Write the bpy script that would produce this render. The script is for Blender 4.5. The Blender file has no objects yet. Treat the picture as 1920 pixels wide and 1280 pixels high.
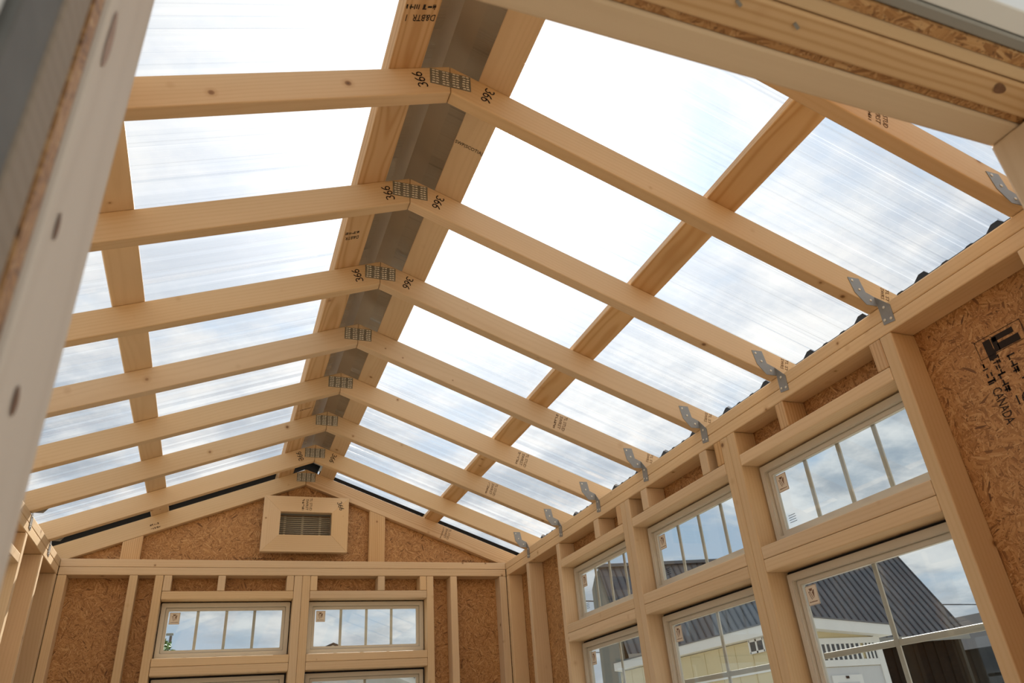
import bpy, bmesh, math, random
from mathutils import Matrix, Vector
random.seed(7)
S = bpy.context.scene
COL = S.collection

# ------------------------------------------------------------------ camera
CAM = Vector((-0.4216, -0.3190, 1.4517))
RX = Vector((0.93514, -0.34725, -0.07046))
RY = Vector((0.11161, 0.47790, -0.87129))     # image down
RZ = Vector((0.33623, 0.80691, 0.48567))      # forward
cd = bpy.data.cameras.new('camera')
cam = bpy.data.objects.new('camera', cd)
COL.objects.link(cam)
rx = RX.normalized(); fz = (RZ - RZ.dot(rx) * rx).normalized(); up = rx.cross(fz)
cam.matrix_world = Matrix(((rx.x, up.x, -fz.x, CAM.x), (rx.y, up.y, -fz.y, CAM.y), (rx.z, up.z, -fz.z, CAM.z), (0, 0, 0, 1)))
cd.sensor_fit = 'HORIZONTAL'; cd.sensor_width = 36.0
cd.lens = 1363.18 / 1920 * 36.0
cd.clip_start = 0.01; cd.clip_end = 500
cd.dof.use_dof = True; cd.dof.focus_distance = 3.0; cd.dof.aperture_fstop = 9.0
S.camera = cam
S.view_settings.view_transform = 'Standard'
S.view_settings.look = 'None'
S.view_settings.gamma = 1.0
S.view_settings.use_curve_mapping = False
S.view_settings.exposure = 0.0

# ------------------------------------------------------------------ node helpers
def new_mat(name):
    m = bpy.data.materials.new(name); m.use_nodes = True
    m.node_tree.nodes.clear()
    return m, m.node_tree
def N(nt, typ, **kw):
    n = nt.nodes.new(typ)
    for k, v in kw.items():
        if k.startswith('i_'):
            key = k[2:]
            key = int(key) if key.isdigit() else key.replace('_', ' ')
            n.inputs[key].default_value = v
        else:
            setattr(n, k, v)
    return n
def L(nt, a, b): nt.links.new(a, b)
def math_n(nt, op, a, b=None, c=None, clamp=False):
    n = nt.nodes.new('ShaderNodeMath'); n.operation = op; n.use_clamp = clamp
    for i, v in enumerate((a, b, c)):
        if v is None: continue
        if isinstance(v, (int, float)): n.inputs[i].default_value = v
        else: nt.links.new(v, n.inputs[i])
    return n.outputs[0]
def mixc(nt, f, a, b, mode='MIX'):
    n = nt.nodes.new('ShaderNodeMix'); n.data_type = 'RGBA'; n.blend_type = mode
    for s, v in ((n.inputs[0], f), (n.inputs[6], a), (n.inputs[7], b)):
        if isinstance(v, (int, float)): s.default_value = v
        elif isinstance(v, (tuple, list)): s.default_value = (*v[:3], 1)
        else: nt.links.new(v, s)
    return n.outputs[2]
def ramp(nt, f, stops):
    n = nt.nodes.new('ShaderNodeValToRGB'); nt.links.new(f, n.inputs[0])
    cr = n.color_ramp
    while len(cr.elements) < len(stops): cr.elements.new(0.5)
    for e, (p, c) in zip(cr.elements, stops):
        e.position = p; e.color = (*c[:3], 1) if len(c) >= 3 else (c[0], c[0], c[0], 1)
    return n.outputs[0]
def smooth(nt, v, lo, hi):
    n = nt.nodes.new('ShaderNodeMapRange'); n.interpolation_type = 'SMOOTHSTEP'
    nt.links.new(v, n.inputs[0]); n.inputs[1].default_value = lo; n.inputs[2].default_value = hi
    return n.outputs[0]

# ------------------------------------------------------------------ world and sun
SUN = Vector((0.262, 0.672, 0.692)).normalized()
w = bpy.data.worlds.new('sky'); S.world = w; w.use_nodes = True
nt = w.node_tree; nt.nodes.clear()
tc = N(nt, 'ShaderNodeTexCoord')
sep = N(nt, 'ShaderNodeSeparateXYZ'); L(nt, tc.outputs['Generated'], sep.inputs[0])
zc = math_n(nt, 'MAXIMUM', sep.outputs[2], 0.0)
den = math_n(nt, 'ADD', zc, 0.22)
px = math_n(nt, 'DIVIDE', sep.outputs[0], den); py = math_n(nt, 'DIVIDE', sep.outputs[1], den)
cmb = N(nt, 'ShaderNodeCombineXYZ'); L(nt, px, cmb.inputs[0]); L(nt, py, cmb.inputs[1])
n1 = N(nt, 'ShaderNodeTexNoise', i_Scale=1.9, i_Detail=8.0, i_Roughness=0.56, i_Distortion=0.3); L(nt, cmb.outputs[0], n1.inputs['Vector'])
n2 = N(nt, 'ShaderNodeTexNoise', i_Scale=3.1, i_Detail=6.0, i_Roughness=0.6); 
mp = N(nt, 'ShaderNodeMapping'); mp.inputs['Location'].default_value = (7.3, 2.1, 0); L(nt, cmb.outputs[0], mp.inputs[0]); L(nt, mp.outputs[0], n2.inputs['Vector'])
cloud = smooth(nt, n1.outputs[0], 0.34, 0.50)
shade = smooth(nt, n2.outputs[0], 0.36, 0.62)
blue = ramp(nt, zc, [(0.0, (0.60, 0.67, 0.72)), (0.25, (0.36, 0.50, 0.65)), (0.8, (0.46, 0.61, 0.80))])
lowc = ramp(nt, zc, [(0.0, (0.50, 0.54, 0.58)), (0.12, (0.46, 0.51, 0.56)), (0.30, (0.33, 0.40, 0.47)), (0.62, (0.58, 0.63, 0.70))])
ccol = mixc(nt, shade, lowc, (0.82, 0.82, 0.80))
base = mixc(nt, cloud, blue, ccol)
dotn = N(nt, 'ShaderNodeVectorMath', operation='DOT_PRODUCT'); L(nt, tc.outputs['Generated'], dotn.inputs[0]); dotn.inputs[1].default_value = SUN
dp = math_n(nt, 'MAXIMUM', dotn.outputs['Value'], 0.0)
g1 = math_n(nt, 'MULTIPLY', math_n(nt, 'POWER', dp, 10.0), 0.42)
g2 = math_n(nt, 'MULTIPLY', math_n(nt, 'POWER', dp, 60.0), 1.6)
g3 = math_n(nt, 'MULTIPLY', math_n(nt, 'POWER', dp, 1200.0), 14.0)
glow = math_n(nt, 'ADD', math_n(nt, 'ADD', g1, g2), g3)
gcol = mixc(nt, 1.0, base, glow, 'ADD')
bg = N(nt, 'ShaderNodeBackground', i_Strength=1.0); L(nt, gcol, bg.inputs[0])
wo = N(nt, 'ShaderNodeOutputWorld'); L(nt, bg.outputs[0], wo.inputs[0])

sl = bpy.data.lights.new('sun', 'SUN'); sl.energy = 9.5; sl.color = (1.0, 0.95, 0.86); sl.angle = math.radians(0.6)
so = bpy.data.objects.new('sun', sl); COL.objects.link(so)
so.rotation_euler = SUN.to_track_quat('Z', 'Y').to_euler(); so.location = SUN * 20

# ------------------------------------------------------------------ materials
def pine(name, light=(0.71, 0.53, 0.33), dark=(0.57, 0.385, 0.205), contrast=0.33, knots=True, rough=0.62):
    m, nt = new_mat(name)
    tc = N(nt, 'ShaderNodeTexCoord'); oi = N(nt, 'ShaderNodeObjectInfo')
    rnd = oi.outputs['Random']
    off = N(nt, 'ShaderNodeCombineXYZ')
    L(nt, math_n(nt, 'MULTIPLY', rnd, 37.0), off.inputs[0])
    L(nt, math_n(nt, 'MULTIPLY', rnd, 11.3), off.inputs[1])
    L(nt, math_n(nt, 'MULTIPLY', rnd, 23.7), off.inputs[2])
    va = N(nt, 'ShaderNodeVectorMath', operation='ADD'); L(nt, tc.outputs['Object'], va.inputs[0]); L(nt, off.outputs[0], va.inputs[1])
    # slow wander of the growth rings along the board
    mp = N(nt, 'ShaderNodeMapping'); mp.inputs['Scale'].default_value = (1.1, 5.0, 5.0); L(nt, va.outputs[0], mp.inputs[0])
    ns = N(nt, 'ShaderNodeTexNoise', i_Scale=1.0, i_Detail=3.0, i_Roughness=0.5); L(nt, mp.outputs[0], ns.inputs['Vector'])
    sep = N(nt, 'ShaderNodeSeparateXYZ'); L(nt, tc.outputs['Object'], sep.inputs[0])
    r2 = math_n(nt, 'FRACT', math_n(nt, 'MULTIPLY', rnd, 13.37))
    yo = math_n(nt, 'ADD', sep.outputs[1], math_n(nt, 'MULTIPLY', math_n(nt, 'SUBTRACT', r2, 0.5), 0.09))
    zo = math_n(nt, 'ADD', sep.outputs[2], math_n(nt, 'ADD', math_n(nt, 'MULTIPLY', rnd, 0.07), 0.03))
    rr = math_n(nt, 'SQRT', math_n(nt, 'ADD', math_n(nt, 'MULTIPLY', yo, yo), math_n(nt, 'MULTIPLY', zo, zo)))
    ph = math_n(nt, 'ADD', math_n(nt, 'MULTIPLY', rr, 620.0), math_n(nt, 'MULTIPLY', ns.outputs[0], 34.0))
    ring = math_n(nt, 'MULTIPLY_ADD', math_n(nt, 'SINE', ph), 0.5, 0.5)
    ring = math_n(nt, 'POWER', ring, 2.2)
    # fine fibre
    mp2 = N(nt, 'ShaderNodeMapping'); mp2.inputs['Scale'].default_value = (7.0, 420.0, 420.0); L(nt, va.outputs[0], mp2.inputs[0])
    nf = N(nt, 'ShaderNodeTexNoise', i_Scale=1.0, i_Detail=2.0); L(nt, mp2.outputs[0], nf.inputs['Vector'])
    # broad colour drift
    mp3 = N(nt, 'ShaderNodeMapping'); mp3.inputs['Scale'].default_value = (1.4, 9.0, 9.0); L(nt, va.outputs[0], mp3.inputs[0])
    nb = N(nt, 'ShaderNodeTexNoise', i_Scale=1.0, i_Detail=2.0); L(nt, mp3.outputs[0], nb.inputs['Vector'])
    f = math_n(nt, 'ADD', math_n(nt, 'MULTIPLY', ring, contrast * 0.62), math_n(nt, 'MULTIPLY', nf.outputs[0], 0.22))
    f = math_n(nt, 'ADD', f, math_n(nt, 'MULTIPLY', math_n(nt, 'SUBTRACT', nb.outputs[0], 0.5), 0.9), clamp=True)
    col = mixc(nt, f, light, dark)
    if knots:
        vo = N(nt, 'ShaderNodeTexVoronoi', i_Scale=13.0); L(nt, va.outputs[0], vo.inputs['Vector'])
        sc = N(nt, 'ShaderNodeSeparateColor'); L(nt, vo.outputs['Color'], sc.inputs[0])
        gate = math_n(nt, 'GREATER_THAN', sc.outputs[0], 0.58)
        size = math_n(nt, 'MULTIPLY_ADD', sc.outputs[1], 0.11, 0.03)
        q = math_n(nt, 'DIVIDE', vo.outputs['Distance'], size)
        k = math_n(nt, 'SUBTRACT', 1.0, smooth(nt, q, 0.55, 1.1))
        k = math_n(nt, 'MULTIPLY', k, gate)
        halo = math_n(nt, 'MULTIPLY', math_n(nt, 'SUBTRACT', 1.0, smooth(nt, q, 0.9, 2.2)), gate)
        col = mixc(nt, math_n(nt, 'MULTIPLY', halo, 0.4), col, (dark[0]*.85, dark[1]*.75, dark[2]*.7))
        core = math_n(nt, 'SUBTRACT', 1.0, smooth(nt, q, 0.2, 0.5))
        kc = mixc(nt, core, (0.24, 0.12, 0.05), (0.10, 0.05, 0.025))
        col = mixc(nt, math_n(nt, 'MULTIPLY', k, 0.85), col, kc)
    hsv = N(nt, 'ShaderNodeHueSaturation'); L(nt, col, hsv.inputs['Color'])
    L(nt, math_n(nt, 'MULTIPLY_ADD', r2, 0.16, 0.92), hsv.inputs['Value'])
    L(nt, math_n(nt, 'MULTIPLY_ADD', rnd, 0.16, 0.92), hsv.inputs['Saturation'])
    b = N(nt, 'ShaderNodeBsdfPrincipled', i_Roughness=rough); L(nt, hsv.outputs[0], b.inputs['Base Color'])
    b.inputs['Specular IOR Level'].default_value = 0.3
    bp = N(nt, 'ShaderNodeBump', i_Strength=0.12, i_Distance=0.001); L(nt, f, bp.inputs['Height']); L(nt, bp.outputs[0], b.inputs['Normal'])
    o = N(nt, 'ShaderNodeOutputMaterial'); L(nt, b.outputs[0], o.inputs[0])
    return m
PINE = pine('pine_lumber')
PINE_GRAIN = pine('pine_strong_grain', (0.68, 0.465, 0.255), (0.49, 0.275, 0.115), 0.85)
PINE_PALE = pine('pine_daylit_pale', (0.72, 0.62, 0.51), (0.58, 0.48, 0.38), 0.35)  # paler pine, daylight on the doorway jamb put into the colour

PINE_DARK = pine('pine_weathered_brown', (0.36, 0.28, 0.20), (0.24, 0.18, 0.12), 0.4)
def osb(name):
    m, nt = new_mat(name)
    tc = N(nt, 'ShaderNodeTexCoord'); sp = N(nt, 'ShaderNodeSeparateXYZ'); L(nt, tc.outputs['Object'], sp.inputs[0])
    sn = N(nt, 'ShaderNodeSeparateXYZ'); L(nt, tc.outputs['Normal'], sn.inputs[0])
    ax_ = math_n(nt, 'GREATER_THAN', math_n(nt, 'ABSOLUTE', sn.outputs[0]), 0.7); az_ = math_n(nt, 'GREATER_THAN', math_n(nt, 'ABSOLUTE', sn.outputs[2]), 0.7)
    def pick(f, a, b): return math_n(nt, 'ADD', math_n(nt, 'MULTIPLY', a, math_n(nt, 'SUBTRACT', 1.0, f)), math_n(nt, 'MULTIPLY', b, f))
    cb = N(nt, 'ShaderNodeCombineXYZ'); L(nt, pick(ax_, sp.outputs[0], sp.outputs[1]), cb.inputs[0]); L(nt, pick(az_, sp.outputs[2], sp.outputs[1]), cb.inputs[1])
    nz = N(nt, 'ShaderNodeTexNoise', i_Scale=30.0, i_Detail=2.0); L(nt, cb.outputs[0], nz.inputs['Vector'])
    def layer(cell, lx, ly, seed):
        mo = N(nt, 'ShaderNodeMapping'); mo.inputs['Location'].default_value = (seed * 3.7, seed * 1.9, 0); L(nt, cb.outputs[0], mo.inputs[0])
        ws = N(nt, 'ShaderNodeVectorMath', operation='MULTIPLY_ADD'); L(nt, nz.outputs['Color'], ws.inputs[0]); ws.inputs[1].default_value = (0.012, 0.012, 0); L(nt, mo.outputs[0], ws.inputs[2])
        v0 = N(nt, 'ShaderNodeTexVoronoi', i_Scale=cell, voronoi_dimensions='2D'); L(nt, ws.outputs[0], v0.inputs['Vector'])
        s0 = N(nt, 'ShaderNodeSeparateColor'); L(nt, v0.outputs['Color'], s0.inputs[0])
        rt = N(nt, 'ShaderNodeVectorRotate', rotation_type='Z_AXIS'); L(nt, mo.outputs[0], rt.inputs['Vector'])
        L(nt, math_n(nt, 'MULTIPLY', s0.outputs[0], 6.283), rt.inputs['Angle'])
        m2 = N(nt, 'ShaderNodeMapping'); m2.inputs['Scale'].default_value = (lx, ly, 1); L(nt, rt.outputs[0], m2.inputs[0])
        v1 = N(nt, 'ShaderNodeTexVoronoi', i_Scale=1.0, voronoi_dimensions='2D'); L(nt, m2.outputs[0], v1.inputs['Vector'])
        s1 = N(nt, 'ShaderNodeSeparateColor'); L(nt, v1.outputs['Color'], s1.inputs[0])
        m3 = N(nt, 'ShaderNodeMapping'); m3.inputs['Scale'].default_value = (12, 700, 1); L(nt, rt.outputs[0], m3.inputs[0])
        fb = N(nt, 'ShaderNodeTexNoise', i_Scale=1.0, i_Detail=2.0); L(nt, m3.outputs[0], fb.inputs['Vector'])
        return s1.outputs[0], s1.outputs[1], fb.outputs[0], v1.outputs['Distance']
    a = layer(24, 30, 180, 1); b_ = layer(46, 52, 300, 2); c = layer(85, 95, 500, 3)
    sel = math_n(nt, 'GREATER_THAN', a[1], 0.70)
    sel2 = math_n(nt, 'GREATER_THAN', b_[1], 0.52)
    def mixf(f, x, y): return math_n(nt, 'ADD', math_n(nt, 'MULTIPLY', x, math_n(nt, 'SUBTRACT', 1.0, f)), math_n(nt, 'MULTIPLY', y, f))
    t = mixf(sel2, c[0], b_[0]); t = mixf(sel, t, a[0])
    fib = mixf(sel, mixf(sel2, c[2], b_[2]), a[2])
    t = math_n(nt, 'ADD', math_n(nt, 'MULTIPLY', t, 0.72), math_n(nt, 'MULTIPLY', fib, 0.30))
    col = ramp(nt, t, [(0.09, (0.085, 0.032, 0.011)), (0.24, (0.31, 0.142, 0.044)), (0.5, (0.43, 0.215, 0.074)), (0.75, (0.52, 0.285, 0.11)), (0.98, (0.66, 0.42, 0.20))])
    spk = N(nt, 'ShaderNodeTexNoise', i_Scale=210.0, i_Detail=2.0); L(nt, cb.outputs[0], spk.inputs['Vector'])
    blo = N(nt, 'ShaderNodeTexNoise', i_Scale=26.0, i_Detail=2.0); L(nt, cb.outputs[0], blo.inputs['Vector'])
    sf = math_n(nt, 'MULTIPLY', smooth(nt, spk.outputs[0], 0.60, 0.70), smooth(nt, blo.outputs[0], 0.45, 0.60))
    col = mixc(nt, math_n(nt, 'MULTIPLY', sf, 0.8), col, (0.06, 0.022, 0.009))
    bsdf = N(nt, 'ShaderNodeBsdfPrincipled', i_Roughness=0.55); L(nt, col, bsdf.inputs['Base Color'])
    bp = N(nt, 'ShaderNodeBump', i_Strength=0.5, i_Distance=0.002); L(nt, t, bp.inputs['Height']); L(nt, bp.outputs[0], bsdf.inputs['Normal'])
    o = N(nt, 'ShaderNodeOutputMaterial'); L(nt, bsdf.outputs[0], o.inputs[0])
    return m
OSB_X = OSB_Y = OSB_Z = osb('strand_board')

def plain(name, col, rough=0.6, metal=0.0, noise=0.0, scale=8.0, bump=0.0, spec=0.4):
    m, nt = new_mat(name)
    b = N(nt, 'ShaderNodeBsdfPrincipled', i_Roughness=rough, i_Metallic=metal)
    b.inputs['Specular IOR Level'].default_value = spec
    tc = N(nt, 'ShaderNodeTexCoord')
    ns = N(nt, 'ShaderNodeTexNoise', i_Scale=scale, i_Detail=4.0); L(nt, tc.outputs['Object'], ns.inputs['Vector'])
    f = math_n(nt, 'MULTIPLY_ADD', math_n(nt, 'SUBTRACT', ns.outputs[0], 0.5), noise * 2, 1.0)
    c = N(nt, 'ShaderNodeVectorMath', operation='SCALE'); c.inputs[0].default_value = col; L(nt, f, c.inputs['Scale'])
    L(nt, c.outputs[0], b.inputs['Base Color'])
    if bump:
        bp = N(nt, 'ShaderNodeBump', i_Strength=bump, i_Distance=0.002); L(nt, ns.outputs[0], bp.inputs['Height']); L(nt, bp.outputs[0], b.inputs['Normal'])
    o = N(nt, 'ShaderNodeOutputMaterial'); L(nt, b.outputs[0], o.inputs[0])
    return m
STEEL = plain('galvanized_steel', (0.30, 0.305, 0.30), 0.5, 0.5, 0.12, 60)
GUSSET = plain('gusset_steel', (0.36, 0.35, 0.30), 0.45, 0.7, 0.15, 90)
TOOTH = plain('gusset_tooth', (0.70, 0.67, 0.58), 0.4, 0.3)
INK = plain('stamp_ink', (0.035, 0.028, 0.025), 0.8, spec=0.1)
INK_SOFT = plain('stamp_ink_faded', (0.14, 0.085, 0.055), 0.8, spec=0.1)
MARKER = plain('marker_ink', (0.012, 0.010, 0.014), 0.6, spec=0.2)
VINYL = plain('almond_vinyl', (0.60, 0.555, 0.47), 0.38, 0, 0.03, 4)
SEAL = plain('black_foam', (0.018, 0.018, 0.019), 0.85, 0, 0.2, 50)
CAPM = plain('ridge_cap_metal', (0.38, 0.31, 0.225), 0.30, 0.35, 0.10, 7)
BLACKT = plain('black_flashing', (0.014, 0.013, 0.013), 0.9, spec=0.05)
STICK = plain('sticker_paper', (0.80, 0.73, 0.63), 0.6, 0, 0.03, 30)
STICKB = plain('sticker_brown', (0.22, 0.13, 0.085), 0.6)
STICKW = plain('sticker_cream', (0.85, 0.78, 0.66), 0.6)
PLY = plain('pale_plywood', (0.47, 0.38, 0.28), 0.7, 0, 0.06, 5)
WHITE = plain('white_trim_paint', (0.78, 0.78, 0.75), 0.5, 0, 0.03, 6)
GREYT = plain('grey_metal_and_trim_shade', (0.30, 0.29, 0.26), 0.5, 0.2, 0.1, 12)  # metal grey, also paints the trim's underside shade over the doorway
GREYD = plain('dark_grey_flashing', (0.13, 0.125, 0.11), 0.6, 0, 0.3, 30)
ROOFM = plain('weathered_metal_roof', (0.15, 0.155, 0.165), 0.6, 0.1, 0.35, 2.2)
ROOFR = plain('metal_roof_rib', (0.07, 0.075, 0.09), 0.5, 0.3, 0.15, 3)
DARKW = plain('dark_barn_boards', (0.020, 0.017, 0.014), 0.9, 0, 0.3, 3, spec=0.05)
GREENW = plain('grey_green_siding', (0.17, 0.175, 0.15), 0.7, 0, 0.08, 2)
CREAM = plain('cream_siding', (0.66, 0.56, 0.34), 0.6, 0, 0.05, 2)
SIDING = plain('pale_grey_siding', (0.60, 0.61, 0.61), 0.55, 0, 0.03, 2)
SHINGLE = plain('dark_shingles', (0.035, 0.035, 0.038), 0.95, 0, 0.3, 20, spec=0.05)
DGLASS = plain('dark_window_glass', (0.05, 0.06, 0.07), 0.08, spec=0.6)
GRASS = plain('gravel_lot', (0.30, 0.28, 0.24), 0.9, 0, 0.35, 3)
LEAF = plain('tree_leaves', (0.10, 0.20, 0.035), 0.6, 0, 0.4, 3)
BARK = plain('tree_bark', (0.10, 0.07, 0.05), 0.9, 0, 0.3, 20)
POLE = plain('pole_wood', (0.16, 0.13, 0.11), 0.8, 0, 0.2, 10)
WIRE = plain('wire_black', (0.03, 0.03, 0.035), 0.6)

def thin_fresnel(nt, ior):
    ge = N(nt, 'ShaderNodeNewGeometry'); fr = N(nt, 'ShaderNodeFresnel')
    L(nt, math_n(nt, 'MULTIPLY_ADD', ge.outputs['Backfacing'], 1/ior - ior, ior), fr.inputs['IOR'])
    return fr.outputs[0]
def poly_mat():
    m, nt = new_mat('clear_polycarbonate')
    tc = N(nt, 'ShaderNodeTexCoord')
    mp = N(nt, 'ShaderNodeMapping'); mp.inputs['Scale'].default_value = (0.55, 95, 1); L(nt, tc.outputs['Object'], mp.inputs[0])
    n1 = N(nt, 'ShaderNodeTexNoise', i_Scale=1.0, i_Detail=3.0, i_Roughness=0.6); L(nt, mp.outputs[0], n1.inputs['Vector'])
    mp2 = N(nt, 'ShaderNodeMapping'); mp2.inputs['Scale'].default_value = (0.5, 330, 1); L(nt, tc.outputs['Object'], mp2.inputs[0])
    n2 = N(nt, 'ShaderNodeTexNoise', i_Scale=1.0, i_Detail=1.0); L(nt, mp2.outputs[0], n2.inputs['Vector'])
    streak = math_n(nt, 'ADD', math_n(nt, 'MULTIPLY', smooth(nt, n1.outputs[0], 0.45, 0.72), 0.025), math_n(nt, 'MULTIPLY', smooth(nt, n2.outputs[0], 0.63, 0.68), 0.07))
    haze = math_n(nt, 'ADD', streak, 0.022)
    mp3 = N(nt, 'ShaderNodeMapping'); mp3.inputs['Scale'].default_value = (0.35, 190, 1); mp3.inputs['Location'].default_value = (3.0, 41.0, 0); L(nt, tc.outputs['Object'], mp3.inputs[0])
    n3 = N(nt, 'ShaderNodeTexNoise', i_Scale=1.0, i_Detail=1.0); L(nt, mp3.outputs[0], n3.inputs['Vector'])
    tr = N(nt, 'ShaderNodeBsdfTransparent')
    L(nt, mixc(nt, math_n(nt, 'MULTIPLY', smooth(nt, n3.outputs[0], 0.64, 0.68), 0.8), (0.97, 0.985, 1.0), (0.80, 0.83, 0.88)), tr.inputs[0])
    tl = N(nt, 'ShaderNodeBsdfTranslucent'); tl.inputs[0].default_value = (0.93, 0.95, 1.0, 1)
    mx = N(nt, 'ShaderNodeMixShader'); L(nt, haze, mx.inputs[0]); L(nt, tr.outputs[0], mx.inputs[1]); L(nt, tl.outputs[0], mx.inputs[2])
    gl = N(nt, 'ShaderNodeBsdfGlossy', i_Roughness=0.08)
    fr = thin_fresnel(nt, 1.45)
    bp = N(nt, 'ShaderNodeBump', i_Strength=0.25, i_Distance=0.004); L(nt, n1.outputs[0], bp.inputs['Height'])
    L(nt, bp.outputs[0], gl.inputs['Normal'])
    mx2 = N(nt, 'ShaderNodeMixShader'); L(nt, math_n(nt, 'MULTIPLY', fr, 0.8), mx2.inputs[0]); L(nt, mx.outputs[0], mx2.inputs[1]); L(nt, gl.outputs[0], mx2.inputs[2])
    o = N(nt, 'ShaderNodeOutputMaterial'); L(nt, mx2.outputs[0], o.inputs[0])
    return m
POLYC = poly_mat()
def glass_mat():
    m, nt = new_mat('window_glass')
    tr = N(nt, 'ShaderNodeBsdfTransparent'); tr.inputs[0].default_value = (0.90, 0.93, 0.94, 1)
    gl = N(nt, 'ShaderNodeBsdfGlossy', i_Roughness=0.01)
    fr = thin_fresnel(nt, 1.5)
    mx = N(nt, 'ShaderNodeMixShader'); L(nt, fr, mx.inputs[0]); L(nt, tr.outputs[0], mx.inputs[1]); L(nt, gl.outputs[0], mx.inputs[2])
    o = N(nt, 'ShaderNodeOutputMaterial'); L(nt, mx.outputs[0], o.inputs[0])
    return m
GLASS = glass_mat()

# ------------------------------------------------------------------ object helpers
def setp(o, label=None, cat=None, group=None, kind=None):
    if label: o['label'] = label
    if cat: o['category'] = cat
    if group: o['group'] = group
    if kind: o['kind'] = kind
    return o
ORG = {}
def link(name, me, mat, parent=None, M=None):
    """one mesh object; M is its world matrix, parents are translated only"""
    o = bpy.data.objects.new(name, me); COL.objects.link(o)
    if mat is not None and not me.materials: me.materials.append(mat)
    M = M or Matrix()
    if parent is not None:
        o.parent = parent
        o.matrix_local = ORG.get(parent, Matrix()).inverted() @ M
    else:
        o.matrix_local = M
    ORG[o] = M
    return o
def thing(name, loc, label, cat, group=None, M=None):
    o = bpy.data.objects.new(name, None); COL.objects.link(o)
    M = M or Matrix.Translation(loc)
    o.matrix_local = M; o.empty_display_size = 0.1; ORG[o] = M
    return setp(o, label, cat, group)
def mesh_from(bm, name='m'):
    me = bpy.data.meshes.new(name); bm.to_mesh(me); bm.free(); return me
def box_bm(bm, x0, x1, y0, y1, z0, z1):
    vs = [bm.verts.new(p) for p in ((x0, y0, z0), (x1, y0, z0), (x1, y1, z0), (x0, y1, z0), (x0, y0, z1), (x1, y0, z1), (x1, y1, z1), (x0, y1, z1))]
    for f in ((3, 2, 1, 0), (4, 5, 6, 7), (0, 1, 5, 4), (1, 2, 6, 5), (2, 3, 7, 6), (3, 0, 4, 7)): bm.faces.new([vs[i] for i in f])
def box_me(x0, x1, y0, y1, z0, z1, bev=0.0, seg=2):
    bm = bmesh.new(); box_bm(bm, x0, x1, y0, y1, z0, z1)
    if bev: bmesh.ops.bevel(bm, geom=bm.edges[:], offset=bev, segments=seg, affect='EDGES', profile=0.5)
    return mesh_from(bm)
_bc = {}
def beam_me(l, w_, t, bev=0.0035):
    k = (round(l, 4), round(w_, 4), round(t, 4), bev)
    if k not in _bc: _bc[k] = box_me(-l/2, l/2, -w_/2, w_/2, -t/2, t/2, bev)
    return _bc[k]
AX = {'x': Matrix.Identity(4),
      'y': Matrix(((0, -1, 0, 0), (1, 0, 0, 0), (0, 0, 1, 0), (0, 0, 0, 1))),
      'z': Matrix(((0, 0, 1, 0), (0, 1, 0, 0), (-1, 0, 0, 0), (0, 0, 0, 1)))}
G = 0.0004
def lum(name, parent, x0, x1, y0, y1, z0, z1, axis, mat=None, bev=0.0035):
    """a board with its length along axis, grain follows"""
    dx, dy, dz = x1 - x0 - 2*G, y1 - y0 - 2*G, z1 - z0 - 2*G
    l, w_, t = {'x': (dx, dy, dz), 'y': (dy, dx, dz), 'z': (dz, dy, dx)}[axis]
    M = Matrix.Translation(((x0+x1)/2, (y0+y1)/2, (z0+z1)/2)) @ AX[axis]
    return link(name, beam_me(l, w_, t, bev).copy() if mat not in (None, PINE) else beam_me(l, w_, t, bev), mat or PINE, parent, M)
def prism_me(pts, d0, d1, bev=0.0):
    """polygon pts (u, v) in local XZ extruded along local Y"""
    bm = bmesh.new()
    a = [bm.verts.new((u, d0, v)) for u, v in pts]; b = [bm.verts.new((u, d1, v)) for u, v in pts]
    n = len(pts)
    bm.faces.new(a); bm.faces.new(b[::-1])
    for i in range(n): bm.faces.new((a[i], b[i], b[(i+1) % n], a[(i+1) % n]))
    bmesh.ops.recalc_face_normals(bm, faces=bm.faces[:])
    if bev: bmesh.ops.bevel(bm, geom=bm.edges[:], offset=bev, segments=2, affect='EDGES', profile=0.5)
    return mesh_from(bm)
def text_me(body, size, width=None):
    c = bpy.data.curves.new('t', 'FONT'); c.body = body; c.size = size; c.align_x = 'CENTER'; c.align_y = 'CENTER'
    c.extrude = 0.00015; c.resolution_u = 2
    o = bpy.data.objects.new('t', c); me = bpy.data.meshes.new_from_object(o)
    bpy.data.objects.remove(o); bpy.data.curves.remove(c)
    if width and me.vertices:
        xs = [v.co.x for v in me.vertices]; k = width / (max(xs) - min(xs))
        for v in me.vertices: v.co.x *= k
    return me
def strokes_me(lines, wd):
    bm = bmesh.new()
    for ln in lines:
        prev = None
        for i, p in enumerate(ln):
            p = Vector(p)
            q = Vector(ln[min(i+1, len(ln)-1)]) - Vector(ln[max(i-1, 0)])
            n = Vector((-q.y, q.x)).normalized() * wd / 2
            a = bm.verts.new((p.x + n.x, p.y + n.y, 0.0003)); b = bm.verts.new((p.x - n.x, p.y - n.y, 0.0003))
            if prev: bm.faces.new((prev[0], prev[1], b, a))
            prev = (a, b)
    return mesh_from(bm)
def arc(cx, cy, r, a0, a1, n=9, ry=None):
    ry = ry or r
    return [(cx + r*math.cos(math.radians(a0 + (a1-a0)*i/n)), cy + ry*math.sin(math.radians(a0 + (a1-a0)*i/n))) for i in range(n+1)]
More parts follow.
